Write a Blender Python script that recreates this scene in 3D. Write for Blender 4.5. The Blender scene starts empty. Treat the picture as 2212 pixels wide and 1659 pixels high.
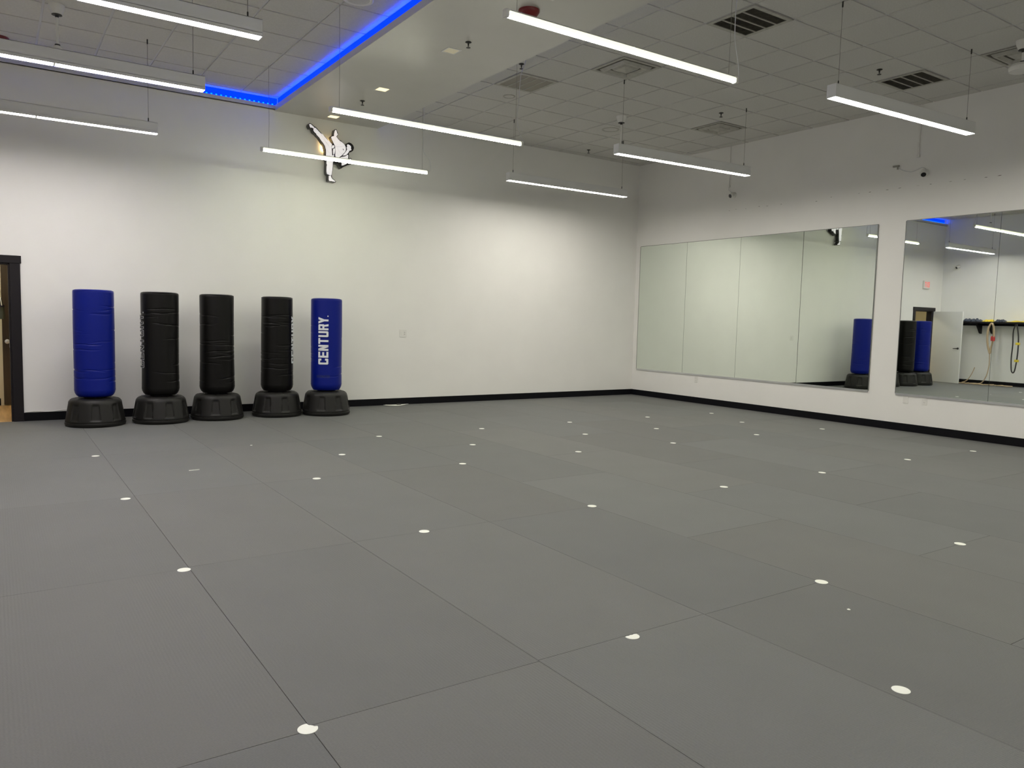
import bpy, math, random
from mathutils import Vector, Matrix
random.seed(7)
scene = bpy.context.scene
COL = scene.collection
PI = math.pi
S, C_ = math.sin, math.cos

# ------------------------------------------------------------ camera, world, exposure
F_PX, YAW, PITCH, ROLL = 1661.05, 0.594942, 0.082258, 0.024718
CAM = Vector((-10.5476, -11.3284, 1.4057))
fwd = Vector((S(YAW)*C_(PITCH), C_(YAW)*C_(PITCH), -S(PITCH)))
rgt0 = Vector((C_(YAW), -S(YAW), 0)); up0 = rgt0.cross(fwd)
rgt = rgt0*C_(ROLL) + up0*S(ROLL); upv = -rgt0*S(ROLL) + up0*C_(ROLL)
cd = bpy.data.cameras.new('camera'); cam = bpy.data.objects.new('camera', cd); COL.objects.link(cam)
cd.sensor_width = 36; cd.lens = F_PX/2212*36; cd.clip_start = 0.05
M = Matrix((rgt, upv, -fwd)).transposed().to_4x4(); M.translation = CAM
cam.matrix_world = M
scene.camera = cam
wd = bpy.data.worlds.new('world'); scene.world = wd; wd.use_nodes = True
wd.node_tree.nodes['Background'].inputs[0].default_value = (0.5, 0.5, 0.5, 1)
wd.node_tree.nodes['Background'].inputs[1].default_value = 0.02
scene.view_settings.view_transform = 'Standard'
scene.view_settings.look = 'None'
scene.view_settings.gamma = 1
scene.view_settings.use_curve_mapping = False
scene.view_settings.exposure = 0.0
scene.cycles.use_denoising = True
scene.cycles.sample_clamp_indirect = 6
scene.cycles.max_bounces = 10
scene.cycles.diffuse_bounces = 6
L_A, L_B, L_C = 63, 73, 73          # radiance of the lamp diffusers
COL_A, COL_B, COL_C = (1, .94, .92), (.98, 1, .80), (1, .955, .86)

# ------------------------------------------------------------ materials
MATS = {}
def mat(name, color, rough=.5, metal=0, bump=None, var=0, varscale=3, emit=None, spec=.5, coat=0, alpha=None):
    if name in MATS: return MATS[name]
    m = bpy.data.materials.new(name); m.use_nodes = True; MATS[name] = m
    nt = m.node_tree; b = nt.nodes['Principled BSDF']
    b.inputs['Base Color'].default_value = (*color, 1)
    b.inputs['Roughness'].default_value = rough
    b.inputs['Metallic'].default_value = metal
    b.inputs['Specular IOR Level'].default_value = spec
    b.inputs['Coat Weight'].default_value = coat
    tc = nt.nodes.new('ShaderNodeTexCoord')
    if var:
        n = nt.nodes.new('ShaderNodeTexNoise'); n.inputs['Scale'].default_value = varscale; n.inputs['Detail'].default_value = 4
        r = nt.nodes.new('ShaderNodeValToRGB')
        r.color_ramp.elements[0].position = .3; r.color_ramp.elements[1].position = .7
        r.color_ramp.elements[0].color = (*[c*(1-var) for c in color], 1)
        r.color_ramp.elements[1].color = (*[min(1, c*(1+var)) for c in color], 1)
        nt.links.new(tc.outputs['Object'], n.inputs['Vector'])
        nt.links.new(n.outputs['Fac'], r.inputs['Fac']); nt.links.new(r.outputs['Color'], b.inputs['Base Color'])
    if bump:
        n = nt.nodes.new('ShaderNodeTexNoise'); n.inputs['Scale'].default_value = bump[0]; n.inputs['Detail'].default_value = 3
        bp = nt.nodes.new('ShaderNodeBump'); bp.inputs['Strength'].default_value = bump[1]; bp.inputs['Distance'].default_value = bump[2] if len(bump) > 2 else .002
        nt.links.new(tc.outputs['Object'], n.inputs['Vector'])
        nt.links.new(n.outputs['Fac'], bp.inputs['Height']); nt.links.new(bp.outputs['Normal'], b.inputs['Normal'])
    if emit:
        b.inputs['Emission Color'].default_value = (*emit[0], 1); b.inputs['Emission Strength'].default_value = emit[1]
    return m

WALL = mat('wall_paint', (.80, .79, .765), .42, bump=(60, .12), var=.015, varscale=2)
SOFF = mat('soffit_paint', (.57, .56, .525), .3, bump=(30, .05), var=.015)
TILE = mat('ceiling_tile', (.60, .59, .565), .95, bump=(250, .5, .003), var=.05, varscale=60)
TBAR = mat('ceiling_grid_metal', (.62, .62, .64), .5)
BLK = mat('black_vinyl_base', (.005, .005, .007), .45, spec=.12)
BTRIM = mat('black_painted_trim', (.012, .010, .012), .45, spec=.2)
WMETAL = mat('white_painted_metal', (.72, .72, .72), .4)
ALU = mat('brushed_aluminium', (.72, .73, .74), .3, metal=.9)
EDGE = mat('dull_mirror_edge', (.22, .225, .21), .45, metal=.5)
WIRE = mat('steel_wire', (.25, .24, .22), .4, metal=.6)
CORD = mat('white_cord', (.6, .6, .62), .5)
DARK = mat('dark_metal', (.015, .013, .012), .5)
LENS_A = mat('cool_diffuser', (.8, .8, .8), .4, emit=(COL_A, L_A))
LENS_B = mat('pale_yellow_tube', (.8, .8, .7), .4, emit=(COL_B, L_B))
COVER_B = mat('glowing_tube_cover', (.75, .75, .6), .4, emit=((.98, 1, .74), 1.1))
LENS_C = mat('neutral_diffuser', (.8, .8, .8), .4, emit=(COL_C, L_C))
BLUE_E = mat('blue_led', (0, .05, .5), .5, emit=((0, .055, 1), 40))
BLUE_GLOW = mat('blue_cove_glow', (0, .01, .15), .5, spec=.1, emit=((0, .050, 1), 1.0))  # saturated LED glow put into the colour of the cove face
BLUE_W = mat('dim_blue_led', (0, .05, .5), .5, emit=((.10, .12, 1), 4))
CYAN_E = mat('cyan_led_dot', (0, .2, .5), .5, emit=((0, .32, 1), 1.6))
VBLUE = mat('blue_vinyl', (.0008, .0085, .19), .38, bump=(40, .15), spec=.22)
VBLACK = mat('black_vinyl', (.0045, .0042, .004), .36, bump=(40, .15), spec=.2)
PLAS = mat('black_rotomoulded_plastic', (.011, .0105, .010), .42, bump=(180, .3, .0015), spec=.3)
WHITE = mat('white_print', (.80, .82, .86), .5)
GREYP = mat('grey_print', (.52, .53, .54), .5)
FAINT = mat('faint_print', (.012, .022, .10), .6)
MIRR = mat('mirror_glass', (.86, .92, .85), .01, metal=1)
RED = mat('red_plastic', (.16, .006, .01), .35)
CLEAR = mat('clear_lens_plastic', (.75, .75, .72), .1, spec=.8)
WPLAS = mat('white_plastic', (.74, .73, .70), .35)
WDOOR = mat('white_door_paint', (.72, .72, .70), .35)
SCUFF = mat('wall_scuff', (.10, .09, .08), .8)
GRIME = mat('dusty_vent_recess', (.10, .092, .075), .8, var=.3, varscale=20)
VENTM = mat('dusty_white_vent', (.42, .41, .37), .5, var=.12, varscale=15)
SIGNB = mat('sign_black', (.012, .010, .011), .3)
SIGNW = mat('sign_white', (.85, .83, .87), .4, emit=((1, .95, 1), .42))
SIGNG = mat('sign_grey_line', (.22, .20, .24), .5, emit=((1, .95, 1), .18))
DOTM = mat('white_adhesive_disc', (.94, .95, .88), .5)
ROPE = mat('natural_rope', (.50, .38, .24), .8, bump=(150, .6))
YEL = mat('yellow_webbing', (.75, .58, .04), .6)
NAVY = mat('dark_folded_cloth', (.035, .045, .07), .8)
REDC = mat('red_tape', (.5, .03, .03), .5)
EXITR = mat('exit_letter_red', (.6, .05, .05), .5, emit=((1, .12, .12), .8))
HALLW = mat('hall_wall_paint', (.70, .64, .50), .6)

def wood(name, c1, c2, scale, rough=.4, axis=0):
    if name in MATS: return MATS[name]
    m = mat(name, c1, rough); nt = m.node_tree; b = nt.nodes['Principled BSDF']
    tc = nt.nodes.new('ShaderNodeTexCoord'); mp = nt.nodes.new('ShaderNodeMapping')
    sc = [12, 12, 12]; sc[axis] = .8; mp.inputs['Scale'].default_value = [s*scale for s in sc]
    n = nt.nodes.new('ShaderNodeTexNoise'); n.inputs['Scale'].default_value = 2; n.inputs['Detail'].default_value = 5
    r = nt.nodes.new('ShaderNodeValToRGB'); r.color_ramp.elements[0].position = .35; r.color_ramp.elements[1].position = .65
    r.color_ramp.elements[0].color = (*c1, 1); r.color_ramp.elements[1].color = (*c2, 1)
    nt.links.new(tc.outputs['Object'], mp.inputs['Vector']); nt.links.new(mp.outputs['Vector'], n.inputs['Vector'])
    nt.links.new(n.outputs['Fac'], r.inputs['Fac']); nt.links.new(r.outputs['Color'], b.inputs['Base Color'])
    return m
OAK = wood('oak_floor', (.42, .25, .10), (.60, .38, .17), 1, .4, 1)
BROWN = wood('brown_door_wood', (.030, .018, .009), (.050, .032, .016), 1, .45, 2)

def mat_floor():
    m = mat('tatami_mat', (.16, .16, .16), .62, spec=.35); nt = m.node_tree; b = nt.nodes['Principled BSDF']
    tc = nt.nodes.new('ShaderNodeTexCoord')
    at = nt.nodes.new('ShaderNodeAttribute'); at.attribute_name = 'tone'
    n = nt.nodes.new('ShaderNodeTexNoise'); n.inputs['Scale'].default_value = 2.2; n.inputs['Detail'].default_value = 6
    n2 = nt.nodes.new('ShaderNodeTexNoise'); n2.inputs['Scale'].default_value = 130; n2.inputs['Detail'].default_value = 2
    mx = nt.nodes.new('ShaderNodeMapRange'); mx.inputs['To Min'].default_value = .93; mx.inputs['To Max'].default_value = 1.07
    mx2 = nt.nodes.new('ShaderNodeMapRange'); mx2.inputs['To Min'].default_value = .86; mx2.inputs['To Max'].default_value = 1.14
    mu = nt.nodes.new('ShaderNodeMath'); mu.operation = 'MULTIPLY'
    vm = nt.nodes.new('ShaderNodeVectorMath'); vm.operation = 'SCALE'
    nt.links.new(tc.outputs['Object'], n.inputs['Vector']); nt.links.new(tc.outputs['Object'], n2.inputs['Vector'])
    nt.links.new(n.outputs['Fac'], mx.inputs['Value']); nt.links.new(n2.outputs['Fac'], mx2.inputs['Value'])
    nt.links.new(mx.outputs[0], mu.inputs[0]); nt.links.new(mx2.outputs[0], mu.inputs[1])
    nt.links.new(at.outputs['Color'], vm.inputs[0]); nt.links.new(mu.outputs[0], vm.inputs['Scale'])
    nt.links.new(vm.outputs[0], b.inputs['Base Color'])
    w = nt.nodes.new('ShaderNodeTexWave'); w.wave_type = 'BANDS'; w.bands_direction = 'X'
    w.inputs['Scale'].default_value = 22; w.inputs['Distortion'].default_value = 1.2; w.inputs['Detail'].default_value = 2
    w2 = nt.nodes.new('ShaderNodeTexWave'); w2.wave_type = 'BANDS'; w2.bands_direction = 'Y'; w2.inputs['Scale'].default_value = 60
    ad = nt.nodes.new('ShaderNodeMath'); ad.operation = 'ADD'
    bp = nt.nodes.new('ShaderNodeBump'); bp.inputs['Strength'].default_value = .35; bp.inputs['Distance'].default_value = .0015
    nt.links.new(tc.outputs['Object'], w.inputs['Vector']); nt.links.new(tc.outputs['Object'], w2.inputs['Vector'])
    nt.links.new(w.outputs['Fac'], ad.inputs[0]); nt.links.new(w2.outputs['Fac'], ad.inputs[1])
    nt.links.new(ad.outputs[0], bp.inputs['Height']); nt.links.new(bp.outputs['Normal'], b.inputs['Normal'])
    return m
FLOORM = mat_floor()

# ------------------------------------------------------------ mesh helpers
class MB:
    def __init__(s): s.v = []; s.f = []
    def quad(s, *p):
        n = len(s.v); s.v += [tuple(q) for q in p]; s.f.append(tuple(range(n, n+len(p)))); return s
    def box(s, x0, y0, z0, x1, y1, z1):
        x0, x1 = sorted((x0, x1)); y0, y1 = sorted((y0, y1)); z0, z1 = sorted((z0, z1))
        n = len(s.v)
        s.v += [(x, y, z) for z in (z0, z1) for y in (y0, y1) for x in (x0, x1)]
        s.f += [tuple(n+i for i in q) for q in ((0, 2, 3, 1), (4, 5, 7, 6), (0, 1, 5, 4), (2, 6, 7, 3), (0, 4, 6, 2), (1, 3, 7, 5))]
        return s
    def lathe(s, prof, c=(0, 0, 0), seg=32, axis='z', rfun=None, cap=True):
        n = len(s.v)
        for k, (r, h) in enumerate(prof):
            for i in range(seg):
                a = 2*PI*i/seg; rr = r + (rfun(a, h, r) if rfun else 0)
                p = (rr*C_(a), rr*S(a), h)
                if axis == 'x': p = (p[2], p[0], p[1])
                if axis == 'y': p = (p[1], p[2], p[0])
                s.v.append((c[0]+p[0], c[1]+p[1], c[2]+p[2]))
        for k in range(len(prof)-1):
            for i in range(seg):
                j = (i+1) % seg
                s.f.append((n+k*seg+i, n+k*seg+j, n+(k+1)*seg+j, n+(k+1)*seg+i))
        if cap:
            s.f.append(tuple(n+i for i in range(seg))[::-1])
            m = n+(len(prof)-1)*seg; s.f.append(tuple(m+i for i in range(seg)))
        return s
    def tube(s, pts, r, seg=8):
        pts = [Vector(p) for p in pts]; n = len(s.v); ref = None
        for k, p in enumerate(pts):
            t = (pts[min(k+1, len(pts)-1)]-pts[max(k-1, 0)]).normalized()
            if ref is None: ref = t.orthogonal().normalized()
            a = (ref-t*ref.dot(t)).normalized(); ref = a; b = t.cross(a)
            rr = r[k] if isinstance(r, (list, tuple)) else r
            for i in range(seg):
                an = 2*PI*i/seg; s.v.append(tuple(p+a*rr*C_(an)+b*rr*S(an)))
        for k in range(len(pts)-1):
            for i in range(seg):
                j = (i+1) % seg
                s.f.append((n+k*seg+i, n+k*seg+j, n+(k+1)*seg+j, n+(k+1)*seg+i))
        s.f.append(tuple(n+i for i in range(seg))[::-1]); m = n+(len(pts)-1)*seg; s.f.append(tuple(m+i for i in range(seg)))
        return s
    def build(s, name, m, parent=None, smooth=False, bevel=0, loc=None):
        me = bpy.data.meshes.new(name); me.from_pydata(s.v, [], s.f); me.materials.append(m)
        o = bpy.data.objects.new(name, me); COL.objects.link(o)
        if smooth:
            for p in me.polygons: p.use_smooth = len(p.vertices) == 4
            try: me.set_sharp_from_angle(angle=math.radians(42))
            except Exception: pass
        if bevel:
            b = o.modifiers.new('bevel', 'BEVEL'); b.width = bevel; b.segments = 2; b.limit_method = 'ANGLE'
        if parent: o.parent = parent
        if loc: o.location = loc
        return o
def smooth_path(pts, n=8):
    pts = [Vector(p) for p in pts]; out = []
    P = [pts[0]]+pts+[pts[-1]]
    for i in range(1, len(P)-2):
        for k in range(n):
            t = k/n; a, b, c, d = P[i-1], P[i], P[i+1], P[i+2]
            out.append(.5*((2*b)+(-a+c)*t+(2*a-5*b+4*c-d)*t*t+(-a+3*b-3*c+d)*t**3))
    out.append(pts[-1]); return out
def prism(poly, y0, y1):
    """polygon in x,z extruded along y"""
    mb = MB(); n = len(poly)
    mb.v = [(x, y0, z) for x, z in poly]+[(x, y1, z) for x, z in poly]
    from mathutils.geometry import tessellate_polygon
    for t in tessellate_polygon([[Vector((x, z, 0)) for x, z in poly]]):
        mb.f.append(tuple(t)); mb.f.append(tuple(n+i for i in reversed(t)))
    for i in range(n):
        j = (i+1) % n; mb.f.append((i, j, n+j, n+i))
    return mb
def tag(o, label, cat=None, group=None, kind=None):
    if label: o['label'] = label
    if cat: o['category'] = cat
    if group: o['group'] = group
    if kind: o['kind'] = kind
    return o
def thing(name, label, cat, loc=(0, 0, 0), rz=0, group=None):
    o = bpy.data.objects.new(name, None); COL.objects.link(o); o.empty_display_size = .1
    o.location = loc; o.rotation_euler = (0, 0, rz)
    return tag(o, label, cat, group)
def struct(o): o['kind'] = 'structure'; return o

# ------------------------------------------------------------ room shell
XL, YF = -11.67, -15.0
ZR, ZT, ZS = 4.472, 4.50, 4.3175           # right ceiling, tray ceiling, soffit underside
XSL, XSR = -7.111, -5.513
DX0, DX1, DZ = -11.24, -10.354, 1.957
ZTOP = 4.9
struct(MB().box(XL-.15, 0, -.05, DX0, .15, ZTOP).box(DX0, 0, DZ, DX1, .15, ZTOP).box(DX1, 0, -.05, .15, .15, ZTOP).build('wall_back', WALL))
WR = struct(MB().box(0, YF-.15, -.05, .15, 0, ZTOP).build('wall_right', WALL))
struct(MB().box(XL-.15, YF-.15, -.05, XL, 0, ZTOP).build('wall_left', WALL))
struct(MB().box(XL, YF-.15, -.05, 0, YF, ZTOP).build('wall_front', WALL))
# floor: interlocking mats about 0.97 x 1.96 m with hairline seams
xs = [XL, -10.66, -9.68, -8.70, -7.70, -6.76, -5.77, -4.84, -3.86, -2.88, -1.91, -.94, 0]
fl = MB(); tones = []
G = .0013
fl.box(XL, YF, -.05, 0, 0, -.018); tones += [(.02, .02, .02)]*6
for i in range(len(xs)-1):
    x0, x1 = xs[i], xs[i+1]
    off = -6.89 if (i <= 5 or i % 2 == 1) else -7.86
    if i == 6: off = -7.86
    if i == 7: off = -6.9
    off = {0: -6.92, 1: -6.92, 2: -6.89, 3: -6.88, 4: -6.885, 5: -7.85, 6: -6.9, 7: -7.86, 8: -6.9, 9: -7.87, 10: -6.9, 11: -7.87}[i]
    ys = [0, YF]; k = -8
    for k in range(-8, 9):
        y = off+k*1.962
        if YF+.2 < y < -.05: ys.append(y)
    ys = sorted(set(ys))
    for a, b in zip(ys[:-1], ys[1:]):
        t = .141*(1+random.uniform(-.06, .06)); w = random.uniform(-.012, .012)
        n = len(fl.f)
        fl.box(x0+G*(i > 0), a+G, -.02, x1-G*(i < len(xs)-2), b-G, 0)
        tones += [(t*(.99+w), t*1.005, t*(.985-w))]*(len(fl.f)-n)
FL = struct(fl.build('floor', FLOORM))
ca = FL.data.color_attributes.new('tone', 'FLOAT_COLOR', 'CORNER')
for p in FL.data.polygons:
    for li in p.loop_indices: ca.data[li].color = (*tones[p.index], 1)
# baseboards
BB = .107
struct(MB().box(DX1+.11, -.012, 0, 0, 0, BB).build('baseboard_back', BLK, bevel=.003))
struct(MB().box(-.012, YF, 0, 0, -.012, BB).build('baseboard_right', BLK, bevel=.003))
struct(MB().box(XL, YF, 0, XL+.012, 0, BB).build('baseboard_left', BLK, bevel=.003))
# ceilings with lay-in tiles
T = .6096
def tiled(name, x0, x1, ox, oy, z):
    tl, gr = MB(), MB()
    gr.box(x0, YF, z+.004, x1, 0, z+.03)
    i0 = math.floor((x0-ox)/T); i1 = math.ceil((x1-ox)/T); j0 = math.floor((YF-oy)/T); j1 = math.ceil(-oy/T)
    h = .012
    for i in range(i0, i1):
        for j in range(j0, j1):
            a, b = max(x0+h*(ox+i*T < x0), ox+i*T+h), min(x1, ox+(i+1)*T-h)
            c, d = max(YF, oy+j*T+h), min(0, oy+(j+1)*T-h)
            if b-a > .03 and d-c > .03: tl.box(a, c, z-.006, b, d, z+.004)
    o = struct(tl.build(name, TILE, bevel=.0)); g = gr.build('ceiling_grid', TBAR, o); return o
tiled('ceiling', XSR, 0, -5.061, -5.668, ZR)
tiled('ceiling', XL, XSL+.046, -10.034, -1.94, ZT)
so = struct(MB().box(XSL+.046, YF, ZS+.002, XSR, 0, ZTOP).build('ceiling_soffit', SOFF))
MB().box(XSL, YF, ZS, XSR, 0, ZS+.012).build('soffit_board', SOFF, so)
lip = struct(MB().box(XSL, YF, ZS+.012, XSL+.008, -.0, 4.392).box(XL, -.045, 4.326, XSL, -.037, 4.385).box(XL, -.045, 4.326, XSL, 0, 4.334).build('trim_1', SOFF))
struct(MB().box(XL, YF, ZTOP-.02, 0, 0, ZTOP).build('ceiling_slab', WALL))
def led(name, label, boxes, m, dots=None, glow_band=None):
    t = thing(name, label, 'light strip')
    b = MB()
    for q in boxes: b.box(*q)
    b.build('light_tape', m, t)
    if glow_band:  # emissive band over the cove face paints in the strip's blue glow
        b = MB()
        for q in glow_band: b.box(*q)
        tag(b.build('cove_glow_band', BLUE_GLOW, t), 'cove face made emissive blue for the glow of the strip')
    if dots:
        d = MB()
        for q in dots: d.box(*q)
        tag(d.build('led_dots', CYAN_E, t), 'row of bright cyan light points', kind='stuff')
    return t
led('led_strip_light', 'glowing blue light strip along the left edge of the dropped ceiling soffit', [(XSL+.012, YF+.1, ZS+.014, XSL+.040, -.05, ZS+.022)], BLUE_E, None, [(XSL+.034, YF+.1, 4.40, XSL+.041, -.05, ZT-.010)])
dots = []
x = XL+.1
while x < XSL-.02:
    if not (-9.72 < x < -9.52) : dots.append((x, -.008, 4.398, x+.022, -.0015, 4.412))
    x += .064
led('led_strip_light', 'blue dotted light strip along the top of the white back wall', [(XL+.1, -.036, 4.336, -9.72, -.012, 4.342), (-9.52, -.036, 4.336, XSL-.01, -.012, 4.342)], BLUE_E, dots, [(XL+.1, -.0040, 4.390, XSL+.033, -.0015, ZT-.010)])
led('led_strip_light', 'dim blue light strip hidden on the right side of the soffit', [(XSR, YF+.1, 4.38, XSR+.006, -.05, 4.388)], BLUE_W)

# ------------------------------------------------------------ doors and hall
HY = 2.0
struct(MB().box(-13, .15, -.04, -9.4, HY, -.004).box(DX0, 0, -.04, DX1, .15, -.004).build('floor_hall', OAK))
struct(MB().box(-13, HY, -.05, -9.4, HY+.1, 2.6).box(-13.1, .15, -.05, -13, HY, 2.6).box(-9.4, .15, -.05, -9.3, HY, 2.6).build('wall_hall', HALLW))
struct(MB().box(-13, .15, 2.5, -9.4, HY, 2.6).build('ceiling_hall', HALLW))
struct(MB().box(-13, HY-.012, 0, -10.47, HY, .10).build('baseboard_hall', BLK))
d1 = struct(thing('door_1', None, None, (0, 0, 0)))
MB().box(DX1, -.02, 0, DX1+.11, 0, DZ).box(DX0-.11, -.02, 0, DX0, 0, DZ).box(DX0-.12, -.026, DZ, DX1+.122, 0, 2.05)\
    .box(DX1-.02, 0, 0, DX1, .15, DZ).box(DX0, 0, 0, DX0+.02, .15, DZ).box(DX0, 0, DZ-.02, DX1, .15, DZ).build('door_frame', BTRIM, d1, bevel=.002)
MB().box(DX1-.022, .03, .92, DX1-.0195, .06, .99).build('strike_plate', ALU, d1)
lf = MB().box(0, -.02, .01, .88, .02, 1.945).build('door_leaf', WDOOR, d1, bevel=.002, loc=(DX0+.005, -.055, 0))
ang = math.atan2(-.90, .18); lf.rotation_euler = (0, 0, ang)
for sgn in (1, -1):
    h = MB().lathe([(.028, 0), (.028, .008), (.012, .012), (.012, .05)], (.81, 0, .95), 20, 'y')
    h.tube([(.81, .045, .95), (.77, .05, .95), (.70, .048, .948)], [.011, .010, .008], 10)
    if sgn < 0: h.v = [(a, -b, c) for a, b, c in h.v]
    h.v = [(a, b+.02*sgn, c) for a, b, c in h.v]
    h.build('door_handle', DARK if sgn > 0 else ALU, lf, smooth=True)
d2 = struct(thing('door_2', None, None))
l2 = MB().box(-10.43, HY-.045, .01, -9.55, HY-.005, 2.05).build('door_leaf', BROWN, d2, bevel=.003)
h = MB().lathe([(.032, 0), (.032, .01), (.013, .014), (.013, .05)], (-10.372, HY-.095, .925), 20, 'y')
h.v = [(a, (HY-.045)-(b-(HY-.095)), c) for a, b, c in h.v]
h.tube([(-10.372, HY-.09, .925), (-10.33, HY-.095, .925), (-10.27, HY-.09, .922)], [.012, .011, .009], 10)
h.build('door_handle', ALU, l2, smooth=True)
hl = thing('ceiling_light', 'flush ceiling lamp in the hall behind the left doorway', 'lamp', (-10.9, 1.0, 2.5))
MB().lathe([(.17, 0), (.17, -.02), (.15, -.03)], (0, 0, 0), 32).build('lamp_rim', WMETAL, hl, smooth=True)
MB().lathe([(.145, -.03), (.12, -.05), (.05, -.06), (.0, -.062)], (0, 0, 0), 32).build('lamp_shade', mat('hall_lamp_glass', (.8, .8, .7), .5, emit=((1, .92, .68), 85)), hl, smooth=True)
# garment hanging in the hall
gm = thing('hanging_jacket', 'dark jacket with white cords hanging in the hall, cut by the photo edge', 'jacket', (-10.47, HY-.30, 1.25))
body = MB(); n = 20
ring = lambda z, rx, ry: [(rx*C_(2*PI*i/n)*(1+.08*S(5*2*PI*i/n)), ry*S(2*PI*i/n), z) for i in range(n)]
prof = [(.0, .075, .05), (.06, .078, .052), (.16, .07, .05), (.24, .055, .045), (.30, .03, .03), (.33, .01, .01)]
for z, a, b in prof: body.v += ring(z, a, b)
for k in range(len(prof)-1):
    for i in range(n): body.f.append((k*n+i, k*n+(i+1) % n, (k+1)*n+(i+1) % n, (k+1)*n+i))
body.f.append(tuple(range(n))[::-1])
body.build('jacket_body', mat('grey_green_cloth', (.06, .07, .06), .8), gm, smooth=True)
MB().lathe([(.074, .17), (.076, .185), (.073, .20)], (0, 0, 0), 20).build('hem_band', mat('navy_band', (.01, .01, .03), .7), gm, smooth=True)
for dx in (-.02, .015, .04):
    MB().tube(smooth_path([(dx, -.06, .19), (dx-.012, -.062, .28), (dx-.04, -.03, .37), (-.01, .0, .42)]), .006, 6).build('white_cord', WHITE, gm, smooth=True)
MB().tube(smooth_path([(-.01, 0, .31), (-.01, 0, .42), (-.01, .12, .46), (-.01, .30, .46)]), .006, 6).build('hook', DARK, gm, smooth=True)
# exit sign over the door
LET = None

# ------------------------------------------------------------ block letters
def letter(ch, w, t, m):
    """list of quads (u,v) ; m is an inset"""
    a, b, top, bot = m, w-m, 1-m, m
    R = lambda x0, y0, x1, y1: [(x0, y0), (x1, y0), (x1, y1), (x0, y1)]
    mid = .5; c = w/2
    if ch == 'C': return [R(a, bot+.06, a+t, top-.06), R(a+.05, bot, b-.03, bot+t), R(a+.05, top-t, b-.03, top), R(b-t, bot+.04, b, .32-m), R(b-t, .68+m, b, top-.04),
                          [(a, bot+.08), (a+.08, bot), (a+t, bot+t), (a+t, bot+t)], [(a, top-.08), (a+t, top-t), (a+t, top-t), (a+.08, top)]]
    if ch == 'E': return [R(a, bot, a+t, top), R(a+t*.9, bot, b, bot+t), R(a+t*.9, top-t, b, top), R(a+t*.9, mid-t/2, b-.04, mid+t/2)]
    if ch == 'N': return [R(a, bot, a+t, top), R(b-t, bot, b, top), [(b-t*1.15, bot), (b, bot), (a+t*1.15, top), (a, top)]]
    if ch == 'T': return [R(a, top-t, b, top), R(c-t/2, bot, c+t/2, top-t*.9)]
    if ch == 'U': return [R(a, bot+.08, a+t, top), R(b-t, bot+.08, b, top), R(a+.05, bot, b-.05, bot+t), [(a, bot+.09), (a+.08, bot), (a+t, bot+t), (a+t, bot+t)], [(b, bot+.09), (b-t, bot+t), (b-t, bot+t), (b-.08, bot)]]
    if ch == 'R': return [R(a, bot, a+t, top), R(a+t*.9, top-t, b-.04, top), R(a+t*.9, .40, b-.04, .40+t), R(b-t, .44, b, top-.05), [(b-t-.05, .42), (b-.06, .42), (b+.02, bot), (b-t, bot)][::-1]]
    if ch == 'Y': return [R(c-t/2, bot, c+t/2, .45), [(c-t/2, .40), (c+t/2, .44), (a+t*1.05, top), (a-.03, top)], [(c-t/2, .44), (c+t/2, .40), (b+.03, top), (b-t*1.05, top)]]
    if ch == 'W': return [[(w*.16, bot), (w*.16+t, bot), (a+t, top), (a, top)], [(w*.16, bot), (w*.16+t, bot), (c+t/2, top), (c-t/2, top)], [(w*.84-t, bot), (w*.84, bot), (c+t/2, top), (c-t/2, top)], [(w*.84-t, bot), (w*.84, bot), (b, top), (b-t, top)]]
    if ch == 'A': return [[(a, bot), (a+t, bot), (c+t/2, top), (c-t/2, top)], [(b-t, bot), (b, bot), (c+t/2, top), (c-t/2, top)], R(w*.25, .25, w*.75, .25+t)]
    if ch == 'V': return [[(c-t/2, bot), (c+t/2, bot), (a+t, top), (a, top)], [(c-t/2, bot), (c+t/2, bot), (b, top), (b-t, top)]]
    if ch == 'M': return [R(a, bot, a+t, top), R(b-t, bot, b, top), [(c-t/2, .3), (c+t/2, .3), (a+t, top), (a, top)], [(c-t/2, .3), (c+t/2, .3), (b, top), (b-t, top)]]
    if ch == 'S': return [R(a, bot, b, bot+t), R(a, top-t, b, top), R(a, mid-t/2, b, mid+t/2), R(a, mid, a+t, top), R(b-t, bot, b, mid)]
    if ch == 'X': return [[(a, bot), (a+t, bot), (b, top), (b-t, top)], [(b-t, bot), (b, bot), (a+t, top), (a, top)]]
    if ch == 'I': return [R(c-t/2, bot, c+t/2, top)]
    if ch == '.': return [R(0, 0, .11, .11)]
    return []
def lettering(text, fn, w=.58, t=.19, gap=.10, m=0, nu=3, nv=6):
    mb = MB(); u0 = 0
    for ch in text:
        for q in letter(ch, w, t, m):
            n = len(mb.v)
            for i in range(nu+1):
                for j in range(nv+1):
                    s_, t_ = i/nu, j/nv
                    a = [(1-s_)*q[0][k]+s_*q[1][k] for k in (0, 1)]; b = [(1-s_)*q[3][k]+s_*q[2][k] for k in (0, 1)]
                    p = [(1-t_)*a[k]+t_*b[k] for k in (0, 1)]
                    mb.v.append(fn(u0+p[0], p[1]))
            for i in range(nu):
                for j in range(nv):
                    a = n+i*(nv+1)+j; mb.f.append((a, a+nv+1, a+nv+2, a+1))
        u0 += w+gap
    return mb
ex = thing('exit_sign', 'small white exit sign with red letters high above the open doorway', 'sign', (-10.79, 0, 2.56))
MB().box(-.15, -.045, 0, .15, 0, .215).build('sign_box', WPLAS, ex, bevel=.004)
lettering('EXIT', lambda u, v: (-.12+u*.125*.72, -.047, .04+v*.14), w=.56, t=.16, gap=.1).build('lettering', EXITR, ex)

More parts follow.
